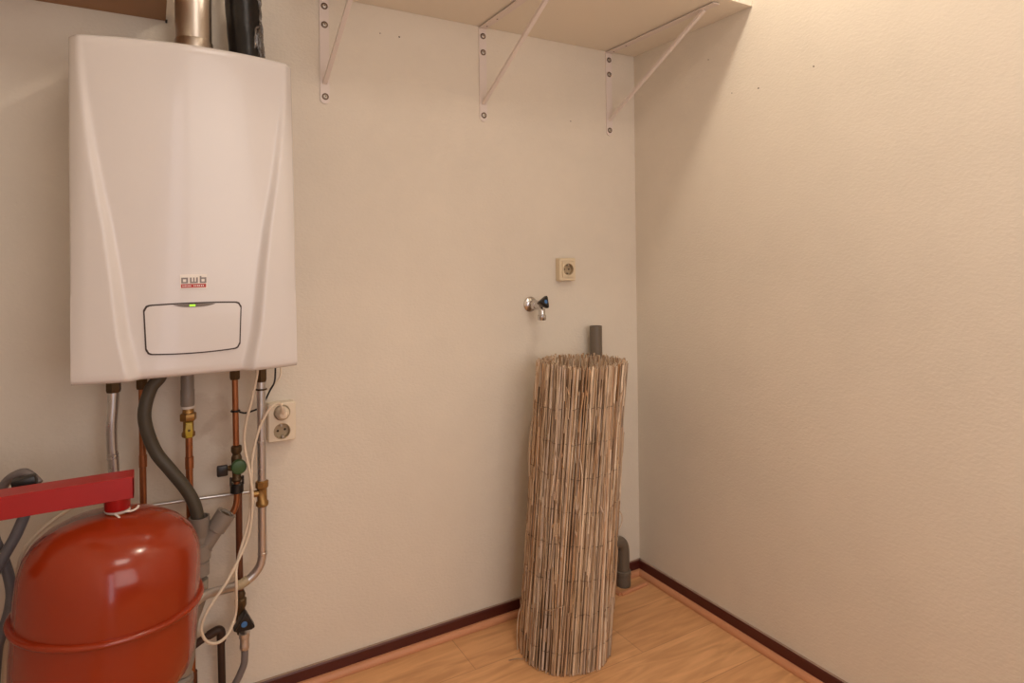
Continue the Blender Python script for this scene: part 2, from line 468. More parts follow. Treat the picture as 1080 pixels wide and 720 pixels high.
edge = [(0, .012), (.0025, .005), (.006, .0016), (.010, 0)]
zs = [(ZB+a, b) for a, b in edge]+[(ZB+.010+(ZT-ZB-.020)*j/nz, 0) for j in range(1, nz)]+[(ZT-a, b) for a, b in edge[::-1]]
grid = [[bm.verts.new((x, front_y(x, z)+b, z)) for x in xs] for z, b in zs]
for j in range(len(grid)-1):
    for i in range(nx): bm.faces.new((grid[j][i], grid[j][i+1], grid[j+1][i+1], grid[j+1][i]))
# sides, top, bottom and back
def back(v): return bm.verts.new((v.co.x, -.002, v.co.z))
bl = [back(r[0]) for r in grid]; brr = [back(r[-1]) for r in grid]
for j in range(len(grid)-1):
    bm.faces.new((grid[j][0], grid[j+1][0], bl[j+1], bl[j])); bm.faces.new((grid[j+1][-1], grid[j][-1], brr[j], brr[j+1]))
bt = [bl[-1]]+[back(v) for v in grid[-1][1:-1]]+[brr[-1]]; bb = [bl[0]]+[back(v) for v in grid[0][1:-1]]+[brr[0]]
for i in range(nx):
    bm.faces.new((grid[-1][i], grid[-1][i+1], bt[i+1], bt[i])); bm.faces.new((grid[0][i+1], grid[0][i], bb[i], bb[i+1]))
link('casing', bm, M['enamel'], boiler, ang=50)

def patch(outline_fn, off, depth, nxx=40, nzz=18):
    """skin that follows the boiler front; outline_fn(u, v) gives x, z"""
    bm = B()
    P = [[outline_fn(i/nxx, j/nzz) for i in range(nxx+1)] for j in range(nzz+1)]
    A = [[bm.verts.new((x, front_y(x, z)-off, z)) for x, z in r] for r in P]
    D = [[bm.verts.new((x, front_y(x, z)-off+depth, z)) for x, z in r] for r in P]
    for j in range(nzz):
        for i in range(nxx):
            bm.faces.new((A[j][i], A[j][i+1], A[j+1][i+1], A[j+1][i])); bm.faces.new((D[j][i+1], D[j][i], D[j+1][i], D[j+1][i+1]))
    for i in range(nxx):
        bm.faces.new((A[0][i+1], A[0][i], D[0][i], D[0][i+1])); bm.faces.new((A[-1][i], A[-1][i+1], D[-1][i+1], D[-1][i]))
    for j in range(nzz):
        bm.faces.new((A[j][0], A[j+1][0], D[j+1][0], D[j][0])); bm.faces.new((A[j+1][-1], A[j][-1], D[j][-1], D[j+1][-1]))
    return bm
FC = -1.538
def flap_outline(grow):
    def fn(u, v):
        s = 2*u-1
        hw_t, hw_b = .0935+grow, .0905+grow
        top = 1.1115+grow+.0025*(1-s*s); bot = 1.0085-grow+.0045*s*s*0-.004*(1-s*s)+.003
        hw = hw_b+(hw_t-hw_b)*v
        r = .012                                           # rounded corners
        e = max(0, (abs(s)*hw-(hw-r)))/r
        dz = r*(1-math.sqrt(max(0, 1-min(1, e)**2)))*.9
        lo, hi = bot+dz, top-dz
        return FC+s*hw, lo+(hi-lo)*v
    return fn
link('control_gap', patch(flap_outline(.0030), .0012, .004), M['flapgap'], boiler)
flap = link('control_flap', patch(flap_outline(0), .0042, .004), M['enamel'], boiler)
def lens(u, v):
    s = 2*u-1; hw = .041
    hi = 1.1140-.0012*s*s; dp = .0068*(1-abs(s)**2.6)+.0004
    return FC+.001+s*hw, hi-dp+dp*v
link('indicator_strip', patch(lens, .0054, .003, 30, 5), M['strip'], boiler)
link('status_light', patch(lambda u, v: (FC-.0035+(2*u-1)*.0058, 1.1085+.0040*v), .0062, .002, 6, 3), M['led'], boiler)
# badge: pale plate, grey lettering, red bar
badge = link('badge', patch(lambda u, v: (-1.5385+(2*u-1)*.0265, 1.1475+.0305*v), .0012, .002, 10, 6), M['badge'], boiler)
def stroke(x0, x1, z0, z1): return lambda u, v: (x0+(x1-x0)*u, z0+(z1-z0)*v)
def strokes(name, rects, m, off=.0017):
    bm = B()
    for r in rects:
        p = patch(stroke(*r), off, .0006, 2, 2); me = bpy.data.meshes.new('t'); p.to_mesh(me); p.free(); bm.from_mesh(me); bpy.data.meshes.remove(me)
    return link(name, bm, m, badge, smooth=False)
zl, zh, wd = 1.1588, 1.1712, .0034
ax = -1.5625
def letters():
    R = []
    x = ax                                                  # a: closed bowl with its stem on the right
    R += [(x, x+.0130, zh-wd, zh), (x, x+wd, zl, zh), (x, x+.0130, zl, zl+wd*.9), (x+.0130-wd, x+.0130, zl, zh)]
    x = ax+.0168                                            # w: three uprights on one bar
    R += [(x, x+.0155, zl, zl+wd*.9), (x, x+wd, zl, zh), (x+.0155-wd, x+.0155, zl, zh), (x+.00645, x+.00905, zl, zh)]
    x = ax+.0360                                            # b: tall stem and bowl
    R += [(x, x+wd, zl, zh+.0030), (x, x+.0130, zl, zl+wd*.9), (x, x+.0130, zh-wd, zh), (x+.0130-wd, x+.0130, zl, zh)]
    return R
strokes('lettering', letters(), M['badgegrey'])
strokes('red_bar', [(-1.5630, -1.5140, 1.1490, 1.1573)], M['badgered'])
tiny = []
xx = -1.5600
for k, wl in enumerate([.0016, .0022, .0016, .002, .0016, 0, .0018, .0016, .0022, .0016, .002, .0016]):
    if wl: tiny.append((xx, xx+wl, 1.1515, 1.1545))
    xx += .0036
strokes('small_lettering', tiny, M['badge'], .0021)

# ------------------------------------------------------------------ flue pipes above the boiler
t = thing('flue_pipe', 'brushed steel flue pipe rising from the top of the boiler', 'flue', (-1.523, -.15, 1.68))
link('duct', lathe(B(), (-1.523, -.15, 1.679), (0, 0, 1), [(0, .040), (.915, .040)], n=40), M['steel'], t)
link('collar', lathe(B(), (-1.523, -.15, 1.679), (0, 0, 1), [(0, .0425), (.058, .0425), (.062, .0405)], n=40), M['steel'], t)
t = thing('air_duct', 'black duct wrapped in crinkled film beside the steel flue', 'duct', (-1.397, -.10, 1.68))
def crinkle(bm, amp):
    for v in bm.verts:
        n_ = math.sin(v.co.z*61+v.co.x*140)*math.sin(v.co.y*170+v.co.z*23)
        v.co += V((1, .3, 0))*amp*n_
    return bm
pts = [V((-1.394, -.10, 1.679))+V((-.012, 0, .206))*s for s in [k/20 for k in range(0, 92, 2)]]
bm = tube(B(), pts, .0425, n=36); crinkle(bm, .0012)
link('duct', bm, M['blacktape'], t)
pts = [V((-1.394, -.10, 1.772))+V((-.012, 0, .206))*s for s in [k/40 for k in range(0, 32)]]
# torn film clinging to the front right side
bm = B(); nA, nZ = 22, 34; g = []
for j in range(nZ+1):
    z = 1.745+.25*j/nZ; cx = -1.394-.012*(z-1.679)/.206; row = []
    for i in range(nA+1):
        f = i/nA
        lo = -72+ (34 if z > 1.80 else 8)*min(1, max(0, (z-1.745)/.09)); hi = -22
        a = math.radians(lo+(hi-lo)*f)
        rr = .0438+.0035*math.sin(f*21+z*120)*math.sin(z*75+f*5)
        zz = z+.012*math.sin(f*9) - .02*f*(1-j/nZ)
        row.append(bm.verts.new((cx+rr*math.cos(a), -.10+rr*math.sin(a), zz)))
    g.append(row)
for j in range(nZ):
    for i in range(nA): bm.faces.new((g[j][i], g[j][i+1], g[j+1][i+1], g[j+1][i]))
film = link('film', bm, M['film'], t)
sd = film.modifiers.new('thick', 'SOLIDIFY'); sd.thickness = .0008; sd.offset = 1

# ------------------------------------------------------------------ expansion vessel and its bracket
TX, TY = -1.683, -.345
t = thing('expansion_vessel', 'glossy red-orange expansion vessel hanging under the red bracket', 'tank', (TX, TY, .33))
prof = [(.325, .02), (.3255, .05), (.330, .085), (.340, .115), (.356, .138), (.378, .1525), (.405, .1585), (.45, .160), (.50, .160)]
prof += [(.52, .160)]
prof += [(.535, .160), (.56, .1595), (.600, .1575), (.628, .151), (.650, .139), (.668, .120), (.682, .095), (.691, .066), (.696, .036), (.698, .022)]
link('shell', lathe(B(), (TX, TY, 0), (0, 0, 1), prof, n=72), M['tank'], t, ang=70)
bm = lathe(B(), (TX, TY, .5120), (0, 0, 1), [(0, .158), (.0005, .165), (.0025, .1685), (.006, .170), (.0095, .1685), (.0115, .165), (.012, .158)], n=72)
link('seam_ring', bm, M['tank'], t, ang=80)
bm = lathe(B(), (TX, TY, .690), (0, 0, 1), [(0, .019), (.014, .019)], n=24)
link('neck', bm, M['brass'], t)
bm = lathe(B(), (TX, TY, .7005), (0, 0, 1), [(0, .0215), (.0028, .0235), (.005, .0215)], n=28)
tube(bm, smooth_path([(TX+.014, TY-.018, .704), (TX+.024, TY-.016, .703), (TX+.033, TY-.012, .705), (TX+.037, TY-.006, .709)], 5), .0022, n=8)
tube(bm, smooth_path([(TX-.004, TY-.022, .703), (TX+.002, TY-.026, .699), (TX+.006, TY-.029, .695)], 4), .0019, n=8)
link('thread_sealing', bm, M['white'], t)
TILT = Matrix.Translation((TX, TY, .705)) @ Matrix.Rotation(math.radians(4), 4, 'Y') @ Matrix.Translation((-TX, -TY, -.705))
for ch in t.children: ch.data.transform(TILT)      # it hangs a little askew
t = thing('vessel_bracket', 'bright red wall bracket carrying the vessel, running in from the left wall', 'bracket', (XL, TY, .73))
bm = B()
x0, x1, y0, y1 = XL+.0005, -1.6535, -.373, -.318
# inverted channel: top plate and two cheeks
box(bm, x0, x1, y0, y1, .770, .7735, bev=.001, seg=1); box(bm, x0, x1, y0, y0+.003, .730, .7715, bev=.0008, seg=1); box(bm, x0, x1, y1-.003, y1, .730, .7715, bev=.0008, seg=1)
box(bm, x1-.003, x1, y0, y1, .7315, .7725, bev=.0008, seg=1)
link('arm', bm, M['armred'], t, smooth=False)
link('wall_plate', box(B(), XL+.0002, XL+.004, -.40, -.29, .66, .80, bev=.001, seg=1), M['armred'], t, smooth=False)
link('socket_boss', lathe(B(), (TX, TY-.004, .7065), (0, 0, 1), [(0, .0215), (.002, .0228), (.064, .0238)], n=30), M['armred'], t)

# ------------------------------------------------------------------ pipes under the boiler
def pipe(name, label, pts, r, m, n=18, cat='pipe', fill=0):
    p0 = V(pts[-1]); t = thing(name, label, cat, p0)
    link('tube', tube(B(), fillet(pts, fill) if fill else [V(p) for p in pts], r, n=n), m, t)
    return t
# silver pipe at the left
t = thing('heating_pipe', 'silver heating pipe leftmost under the boiler, behind the red bracket', 'pipe', (-1.702, -.08, .08))
link('tube', tube(B(), smooth_path([(-1.700, -.08, .954), (-1.700, -.08, .88), (-1.704, -.08, .82), (-1.704, -.08, .77), (-1.701, -.08, .72), (-1.700, -.08, .6), (-1.70, -.08, .0005)], 5), .0118, n=20), M['zinc'], t)
link('nut', hexnut(B(), (-1.699, -.08, .897), (0, 0, 1), .045, .0160, ph=.2), M['darkbrass'], t)
link('coupling', lathe(B(), (-1.7025, -.08, .738), (0, 0, 1), [(0, .0118), (.001, .0128), (.004, .0128), (.005, .0118), (.009, .0118), (.010, .0128), (.013, .0128), (.014, .0118)], n=22), M['zinc'], t)
# copper pipe behind the dark hose
t = thing('copper_pipe', 'copper pipe behind the dark hose at the left below the boiler', 'pipe', (-1.640, -.07, .0005))
link('tube', tube(B(), [(-1.641, -.07, .954), (-1.641, -.07, .735), (-1.639, -.07, .0005)], .0076, n=18), M['copper'], t)
link('nut', hexnut(B(), (-1.641, -.07, .897), (0, 0, 1), .045, .0135), M['darkbrass'], t)
link('coupling', lathe(B(), (-1.6405, -.07, .705), (0, 0, 1), [(0, .0078), (.001, .0089), (.030, .0089), (.031, .0078)], n=20), M['copper'], t)
# gas pipe
t = thing('gas_pipe', 'copper gas pipe with a yellow-handled brass valve below the boiler', 'pipe', (-1.540, -.07, .0005))
link('tube', tube(B(), [(-1.540, -.07, .77), (-1.539, -.07, .0005)], .0085, n=18), M['copper'], t)
link('coupling', lathe(B(), (-1.5395, -.07, .684), (0, 0, 1), [(0, .0086), (.001, .0100), (.030, .0100), (.031, .0086)], n=20), M['copper'], t)
link('union', lathe(B(), (-1.542, -.07, .843), (0, 0, 1), [(0, .0150), (.004, .0162), (.040, .0162), (.042, .0152), (.110, .0152)], n=24), M['pvc'], t)
link('gasket', lathe(B(), (-1.542, -.07, .8365), (0, 0, 1), [(0, .0145), (.001, .0155), (.006, .0155), (.007, .0145)], n=24), M['white'], t)
bm = lathe(B(), (-1.541, -.07, .764), (0, 0, 1), [(0, .0120), (.003, .0155), (.012, .0155), (.016, .0125), (.050, .0125), (.053, .0150), (.075, .0120)], n=24)
hexnut(bm, (-1.541, -.07, .806), (0, 0, 1), .019, .0195, ph=.3)
valve = link('valve_body', bm, M['brass'], t)
link('yellow_lever', prism(B(), [(x-1.5405, z+.7850) for x, z in ((-.0075, -.018), (.0075, -.018), (.0085, 0), (.0075, .020), (-.0075, .020), (-.0085, 0))], -.093, -.084, bev=.002), M['yellow'], t)
link('lever_screw', lathe(B(), (-1.5405, -.0928, .7855), (0, -1, 0), [(0, .0030), (.0015, .0024)], n=12), M['darkbrass'], t)
link('coupling', lathe(B(), (-1.539, -.07, .135), (0, 0, 1), [(0, .0086), (.002, .0120), (.036, .0120), (.038, .0086)], n=18), M['darkcopper'], t)
# filling pipe with green knob
t = thing('filling_pipe', 'copper filling pipe with a green knob and a black side lever', 'pipe', (-1.434, -.08, .55))
bm = tube(B(), [(-1.433, -.08, .954), (-1.431, -.08, .62)], .0076, n=18)
tube(bm, smooth_path([(-1.431, -.08, .625), (-1.431, -.081, .600), (-1.434, -.082, .575), (-1.443, -.083, .556), (-1.457, -.084, .543)], 6), .0078, n=18)
link('tube', bm, M['copper'], t)
link('nut', hexnut(B(), (-1.433, -.08, .900), (0, 0, 1), .04, .0135), M['darkbrass'], t)
bm = lathe(B(), (-1.431, -.08, .636), (0, 0, 1), [(0, .011), (.005, .0135), (.012, .0105), (.055, .0130), (.062, .0130), (.070, .0095), (.078, .0135), (.090, .0130), (.093, .0085)], n=22)
lathe(bm, (-1.430, -.08, .682), (0, -1, 0), [(0, .0125), (.022, .0125)], n=20)
lathe(bm, (-1.431, -.08, .672), (-1, 0, 0), [(0, .009), (.016, .0075), (.026, .0045)], n=16)
link('valve_body', bm, M['darkbrass'], t)
link('green_knob', lathe(B(), (-1.429, -.101, .680), (0, -1, 0), [(0, .0165), (.002, .0185), (.011, .0185), (.014, .0165), (.0155, .010)], n=30), M['green'], t)
link('side_lever', box(B(), -1.478, -1.452, -.088, -.074, .655, .682, bev=.003), M['black'], t)
bm = lathe(B(), (-1.431, -.08, .606), (0, 0, 1), [(0, .0145), (.002, .0165), (.022, .0165), (.024, .0145)], n=24)
for sx in (-1, 1): box(bm, -1.431+sx*.0145-.0025, -1.431+sx*.0145+.0025, -.086, -.078, .626, .648, bev=.001, seg=1)
link('black_collar', bm, M['black'], t)
for k, (sx) in enumerate((-1, 1)):
    pass
# riser feeding the stop tap
t = thing('stop_tap', 'stop tap with black triangular handle and blue dot near the floor, right of the vessel', 'tap', (-1.424, -.07, .24))
link('riser', tube(B(), [(-1.424, -.056, .604), (-1.425, -.06, .45), (-1.424, -.066, .325)], .0082, n=16), M['darkcopper'], t)
bm = lathe(B(), (-1.424, -.068, .232), (0, 0, 1), [(0, .0095), (.010, .011), (.055, .012), (.066, .0105), (.074, .0145), (.090, .0145), (.094, .0100), (.102, .0125), (.112, .0090)], n=22)
lathe(bm, (-1.422, -.068, .280), (0, -1, 0), [(0, .011), (.022, .009)], n=18)
link('valve_body', bm, M['darkbrass'], t)
def tri(cx, cz, r, rot, k=7, rc=.35):
    P = [V((cx+r*math.cos(rot+2*PI*i/3), 0, cz+r*math.sin(rot+2*PI*i/3))) for i in range(3)]; out = []
    for i in range(3):
        a, b, c = P[i-1], P[i], P[(i+1) % 3]
        s = b+(a-b)*rc*.5; e = b+(c-b)*rc*.5
        for j in range(k):
            q = j/(k-1); m_ = s*(1-q)**2+b*2*q*(1-q)+e*q*q; out.append((m_.x, m_.z))
    return out
link('black_handle', prism(B(), tri(-1.4190, .2735, .033, math.radians(86)), -.108, -.088, bev=.004), M['black'], t)
link('blue_dot', lathe(B(), (-1.4205, -.1078, .2735), (0, -1, 0), [(0, .0078), (.0012, .0070)], n=22), M['blue'], t)
bm = lathe(B(), (-1.4175, -.085, .197), (0, 0, 1), [(0, .0100), (.004, .0125), (.012, .0125), (.015, .0115), (.030, .0115), (.032, .0135), (.044, .0135), (.046, .009)], n=22)
link('hose_union', bm, M['zinc'], t)
t = thing('rubber_hose', 'grey rubber hose hanging from the stop tap down to the floor', 'hose', (-1.47, -.09, .0))
link('tube', tube(B(), smooth_path([(-1.4175, -.085, .199), (-1.418, -.088, .180), (-1.421, -.09, .160), (-1.432, -.09, .135), (-1.446, -.09, .108), (-1.458, -.10, .07), (-1.472, -.13, .03), (-1.50, -.18, .0095), (-1.56, -.22, .009)], 6), .0088, n=16), M['hosegrey'], t)
# galvanised pipe on the right which bends to the vessel
t = thing('return_pipe', 'silver return pipe in front of the double socket, bending left towards the vessel', 'pipe', (-1.371, -.08, .36))
P = [V(p) for p in ((-1.3695, -.085, .954), (-1.3705, -.085, .60), (-1.3715, -.085, .43), (-1.378, -.085, .405), (-1.396, -.085, .383), (-1.425, -.092, .3705), (-1.470, -.125, .3845), (-1.518, -.160, .397), (-1.556, -.195, .385), (-1.585, -.230, .345), (-1.625, -.280, .309), (-1.675, -.335, .307))]
link('tube', tube(B(), [P[0], V((-1.3700, -.085, .78)), P[1]]+smooth_path(P[2:], 6), .0112, n=20), M['zinc'], t)
link('nut', hexnut(B(), (-1.3695, -.085, .888), (0, 0, 1), .045, .0150, ph=.2), M['darkbrass'], t)
bm = lathe(B(), (-1.3705, -.085, .5595), (0, 0, 1), [(0, .0125), (.003, .0160), (.012, .0160), (.016, .0125), (.047, .0125), (.051, .0165), (.066, .0165), (.069, .0120)], n=8)
lathe(bm, (-1.377, -.085, .596), (-1, -.1, 0), [(0, .009), (.016, .009), (.017, .0105), (.023, .0105)], n=8)
link('compression_fitting', bm, M['brass'], t)
for z in (.727, .432): link('coupling', lathe(B(), (-1.3712, -.085, z), (0, 0, 1), [(0, .0113), (.001, .0124), (.006, .0124), (.007, .0113)], n=22), M['zinc'], t)
link('tape_wrap', tube(B(), [(-1.409, -.0880, .3768), (-1.425, -.092, .3705), (-1.440, -.1025, .3755)], .0121, n=20), M['tape'], t)
for k, z in enumerate((.868,)):
    link('earth_clamp', torus(B(), (-1.3695, -.085, z), (0, 0, 1), .0125, .0022, 24, 8), M['darkbrass'], t)
# thin pipe along the wall
t = thing('thin_wall_pipe', 'thin silver pipe running level along the wall behind the others', 'pipe', (-1.48, -.03, .58))
link('tube', tube(B(), [(-1.62, -.02, .592), (-1.44, -.02, .584), (-1.384, -.02, .580)], .0045, n=12), M['zinc'], t)
# dark condensate hose
t = thing('condensate_hose', 'thick dark grey hose curving from the boiler into the drain funnel', 'hose', (-1.518, -.09, .5))
link('tube', tube(B(), smooth_path([(-1.595, -.115, .954), (-1.603, -.115, .928), (-1.623, -.115, .90), (-1.636, -.115, .836), (-1.616, -.11, .755), (-1.582, -.112, .699), (-1.550, -.112, .648), (-1.530, -.112, .602), (-1.522, -.112, .55), (-1.521, -.112, .52)], 7), .0148, n=20), M['greydark'], t)
# drain with a slanted branch
t = thing('drain_pipe', 'grey plastic drain pipe with a slanted branch, right beside the vessel', 'pipe', (-1.53, -.09, .0))
bm = B()
DX, DY = -1.521, -.112
# open socket the hose enters: outer skin and inner skin
lathe(bm, (DX, DY, .455), (0, 0, 1), [(0, .0195), (.03, .0195), (.070, .0195), (.074, .0225), (.118, .0240), (.119, .0240), (.119, .0205), (.060, .0195), (.055, .001)], n=30, cap=False)
a = V((DX+.000, DY, .482)); d = V((.072, -.004, .105)).normalized()
lathe(bm, a, d, [(0, .0195), (.062, .0195), (.064, .0232), (.108, .0238), (.109, .0238), (.109, .0180), (.09, .0165), (.085, .001)], n=28, cap=False)
link('branch_piece', bm, M['pvc'], t)
link('branch_bung', lathe(B(), a+d*.0985, d, [(0, .0155), (.004, .0155), (.008, .009)], n=24), M['darkbrass'], t)
bm = lathe(B(), (DX-.001, DY, .428), (0, 0, 1), [(0, .0185), (.002, .0225), (.034, .0225), (.036, .0205), (.039, .0205), (.041, 0.0262), (.074, 0.0266), (.078, 0.0266), (.080, .0195)], n=30)
lathe(bm, (DX+.022, DY-.004, .488), (1, 0, 0), [(0, .005), (.005, .005)], n=8)
link('coupling', bm, M['pvc'], t)
path = smooth_path([(DX-.001, DY, .418), (DX-.003, DY, .385), (-1.536, DY, .355), (-1.553, DY-.004, .325), (-1.560, DY-.008, .280), (-1.563, DY-.010, .240), (-1.566, DY-.012, .205)], 6)
rad = [.0195, .0195, .0235, .0285, .0300, .0285, .0230]
bm = tube(B(), path, [rad[min(6, k//6)]+(rad[min(6, k//6+1)]-rad[min(6, k//6)])*(k % 6)/6 for k in range(len(path))], n=28)
link('trap', bm, M['pvcpipe'], t)
bm = lathe(B(), (-1.567, DY-.013, .168), (0, 0, 1), [(0, .024), (.003, .0285), (.011, .0285), (.013, .025), (.017, .025), (.019, .0290), (.031, .0290), (.036, .025)], n=18)
link('trap_nut', bm, M['pvc'], t, ang=25)
link('lower_pipe', lathe(B(), (-1.567, DY-.013, .0005), (0, 0, 1), [(0, .0235), (.17, .0235)], n=26), M['pvclight'], t)
# dark pipes behind the drain
t = thing('tarnished_pipe', 'dark tarnished pipe rising behind the drain and turning down to the floor', 'pipe', (-1.468, -.05, .0005))
link('tube', tube(B(), fillet([(-1.550, -.05, .214), (-1.521, -.05, .232), (-1.4705, -.05, .251), (-1.468, -.05, .0005)], .018), .0092, n=16), M['tarnish'], t)
link('elbow', tube(B(), fillet([(-1.500, -.05, .2400), (-1.4705, -.05, .251), (-1.4692, -.05, .215)], .018), .0112, n=16), M['tarnish'], t)

# ------------------------------------------------------------------ sockets, plug and cables
def rimmed_well(bm, c, r, depth, mi_wall=1):
    """ring face with a sunk round well facing -y"""
    c = V(c)
    lathe(bm, c, (0, 1, 0), [(-.0012, r+.0016), (-.0012, r), (depth, r*.94), (depth+.0001, .0005)], n=30, mi=mi_wall, cap=False)
def schuko(bm, c, r, rot=0):
    c = V(c)
    lathe(bm, c, (0, -1, 0), [(0, r+.002), (.0012, r+.0016), (.0012, r), (-.0135, r*.96), (-.014, .0004)], n=32, mi=1, cap=False)
    for sx in (-1, 1):
        o = V((math.cos(rot)*sx*.0095, -.0005, math.sin(rot)*sx*.0095))
        lathe(bm, c+V((0, .0135, 0))+o, (0, -1, 0), [(0, .0032), (.0008, .0030)], n=12, mi=2)
    for sz in (-1, 1):
        o = V((-math.sin(rot)*sz*(r-.004), 0, math.cos(rot)*sz*(r-.004)))
        q = c+o; box(bm, q.x-.0025, q.x+.0025, q.y, q.y+.012, q.z-.003, q.z+.003, mi=3)
def plate_with_holes(x0, x1, z0, z1, y, holes_, r, bev):
    """front face with round openings, plus bevelled sides back to the wall"""
    bm = B()
    cs = []
    for (cx, cz, hx0, hx1, hz0, hz1) in holes_:
        n = 32; inner = [bm.verts.new((cx+r*math.cos(2*PI*k/n), y, cz+r*math.sin(2*PI*k/n))) for k in range(n)]
        outer = []
        for k in range(n):
            a = 2*PI*k/n; dx, dz = math.cos(a), math.sin(a); s = 1e9
            if dx > 1e-9: s = min(s, (hx1-cx)/dx)
            if dx < -1e-9: s = min(s, (hx0-cx)/dx)
            if dz > 1e-9: s = min(s, (hz1-cz)/dz)
            if dz < -1e-9: s = min(s, (hz0-cz)/dz)
            outer.append(bm.verts.new((cx+dx*s, y, cz+dz*s)))
        for k in range(n):
            bm.faces.new((inner[k], inner[(k+1) % n], outer[(k+1) % n], outer[k]))
        for sx, sz in ((hx0, hz0), (hx0, hz1), (hx1, hz0), (hx1, hz1)):   # corner fills
            best = sorted(outer, key=lambda v: (v.co.x-sx)**2+(v.co.z-sz)**2)
            if (best[0].co-V((sx, y, sz))).length > 1e-6:
                c_ = bm.verts.new((sx, y, sz)); bm.faces.new((c_, best[0], best[1]))
    return bm

# double socket with a plug
t = thing('double_socket', 'cream vertical double wall socket right of the boiler pipes', 'socket', (-1.309, 0, .707))
bm = plate_with_holes(-1.3435, -1.2755, .7115, .8115, -.034, [(-1.3095, .788, -1.3435, -1.2755, .7615, .8115), (-1.3095, .737, -1.3435, -1.2755, .7115, .7615)], .0205, .003)
bo = rrect(-1.3095, .7615, .074, .106, .006)
a_ = rrect(-1.3095, .7615, .068, .100, .004)
n = len(bo)
r0 = [bm.verts.new((x, -.034, z)) for x, z in a_]; r1 = [bm.verts.new((x, -.031, z)) for x, z in bo]; r2_ = [bm.verts.new((x, -.0005, z)) for x, z in bo]
for A_, B_ in ((r0, r1), (r1, r2_)):
    for k in range(n): bm.faces.new((A_[k], A_[(k+1) % n], B_[(k+1) % n], B_[k]))
bm.faces.new(r2_)
link('body', bm, M['socketwhite'], t, ang=35)
for z, rot in ((.788, .3), (.737, .12)):
    bm = B(); schuko(bm, (-1.3095, -.034, z), .0202, rot)
    link('outlet', bm, [M['socketwhite'], M['sockin'], M['hole'], M['screw']], t)
t = thing('power_cable', 'cream power cable looping below the boiler up to the socket plug', 'cable', (-1.31, -.05, .788))
CABLE = [(-1.383, -.13, .954), (-1.386, -.13, .915), (-1.398, -.13, .856), (-1.414, -.125, .789), (-1.416, -.12, .735), (-1.405, -.12, .667), (-1.399, -.12, .598), (-1.406, -.115, .513), (-1.432, -.13, .458), (-1.467, -.155, .412), (-1.508, -.17, .366), (-1.523, -.17, .327), (-1.513, -.165, .291), (-1.489, -.155, .272), (-1.463, -.145, .280), (-1.443, -.128, .316), (-1.442, -.145, .389), (-1.440, -.135, .438), (-1.422, -.115, .49), (-1.405, -.112, .552), (-1.400, -.112, .632), (-1.397, -.112, .697), (-1.382, -.110, .763), (-1.360, -.108, .808), (-1.340, -.092, .824), (-1.322, -.075, .822), (-1.314, -.072, .806)]
link('cord', tube(B(), smooth_path(CABLE, 7), .0036, n=10), M['cable'], t)
bm = lathe(B(), (-1.3095, -.0225, .788), (0, -1, 0), [(0, .0185), (.020, .0185), (.024, .0165), (.036, .0125), (.041, .0105), (.043, .006)], n=28)
tube(bm, [(-1.3105, -.058, .790), (-1.3125, -.066, .800), (-1.3145, -.072, .812)], [.0075, .0065, .0048], n=14)
link('plug', bm, M['cable'], t)
t = thing('black_wire', 'thin black wire slung behind the pipes beside the double socket', 'wire', (-1.39, -.05, .805))
bm = tube(B(), smooth_path([(-1.439, -.068, .818), (-1.425, -.055, .811), (-1.407, -.055, .804), (-1.388, -.055, .807), (-1.374, -.055, .812), (-1.359, -.055, .826), (-1.344, -.055, .855), (-1.332, -.055, .877), (-1.329, -.055, .905), (-1.329, -.06, .954)], 6), .0024, n=8)
link('lead', bm, M['black'], t)
link('clip', torus(B(), (-1.4325, -.08, .818), (0, 0, 1), .0095, .0026, 22, 8), M['black'], t)
t = thing('pale_wire', 'thin pale wire loop just under the right end of the boiler', 'wire', (-1.32, -.05, .88))
link('lead', tube(B(), smooth_path([(-1.345, -.05, .858), (-1.332, -.05, .871), (-1.320, -.05, .883), (-1.314, -.05, .898), (-1.314, -.05, .916), (-1.316, -.055, .954)], 6), .0024, n=8), M['cable'], t)

# single socket right of the wall
t = thing('single_socket', 'square ivory single wall socket above the wall tap', 'socket', (-.333, 0, 1.125))
SX, SZ = -.3385, 1.166
W2, H2 = .0365, .0405
y = -.027
bm = B()
ro = rrect(SX, SZ, .069, .081, .005); ri = rrect(SX, SZ, .063, .075, .003); rq = rrect(SX, SZ+.0005, .051, .056, .002)
rows = [[bm.verts.new((x, yy, z)) for x, z in R_] for R_, yy in ((ro, -.0005), (ro, y+.003), (ri, y), (rq, y), (rq, y+.004))]
n = len(ro)
for A_, B_ in zip(rows, rows[1:]):
    for k in range(n): bm.faces.new((A_[k], A_[(k+1) % n], B_[(k+1) % n], B_[k]))
bm.faces.new(rows[0])
link('frame', bm, M['socket'], t, ang=35)
bm = plate_with_holes(SX-.0250, SX+.0250, SZ-.0265, SZ+.0275, y-.004, [(SX, SZ+.0005, SX-.0250, SX+.0250, SZ-.0265, SZ+.0275)], .0195, 0)
ri2 = [(SX-.025, SZ-.0265), (SX+.025, SZ-.0265), (SX+.025, SZ+.0275), (SX-.025, SZ+.0275)]
A_ = [bm.verts.new((x, y-.004, z)) for x, z in ri2]; B_ = [bm.verts.new((x, y+.004, z)) for x, z in ri2]
for k in range(4): bm.faces.new((A_[k], A_[(k+1) % 4], B_[(k+1) % 4], B_[k]))
link('centre_plate', bm, M['socket'], t, smooth=False)
bm = B(); schuko(bm, (SX, y-.004, SZ+.0005), .0193, .0)
link('outlet', bm, [M['socket'], M['sockin'], M['hole'], M['screw']], t)

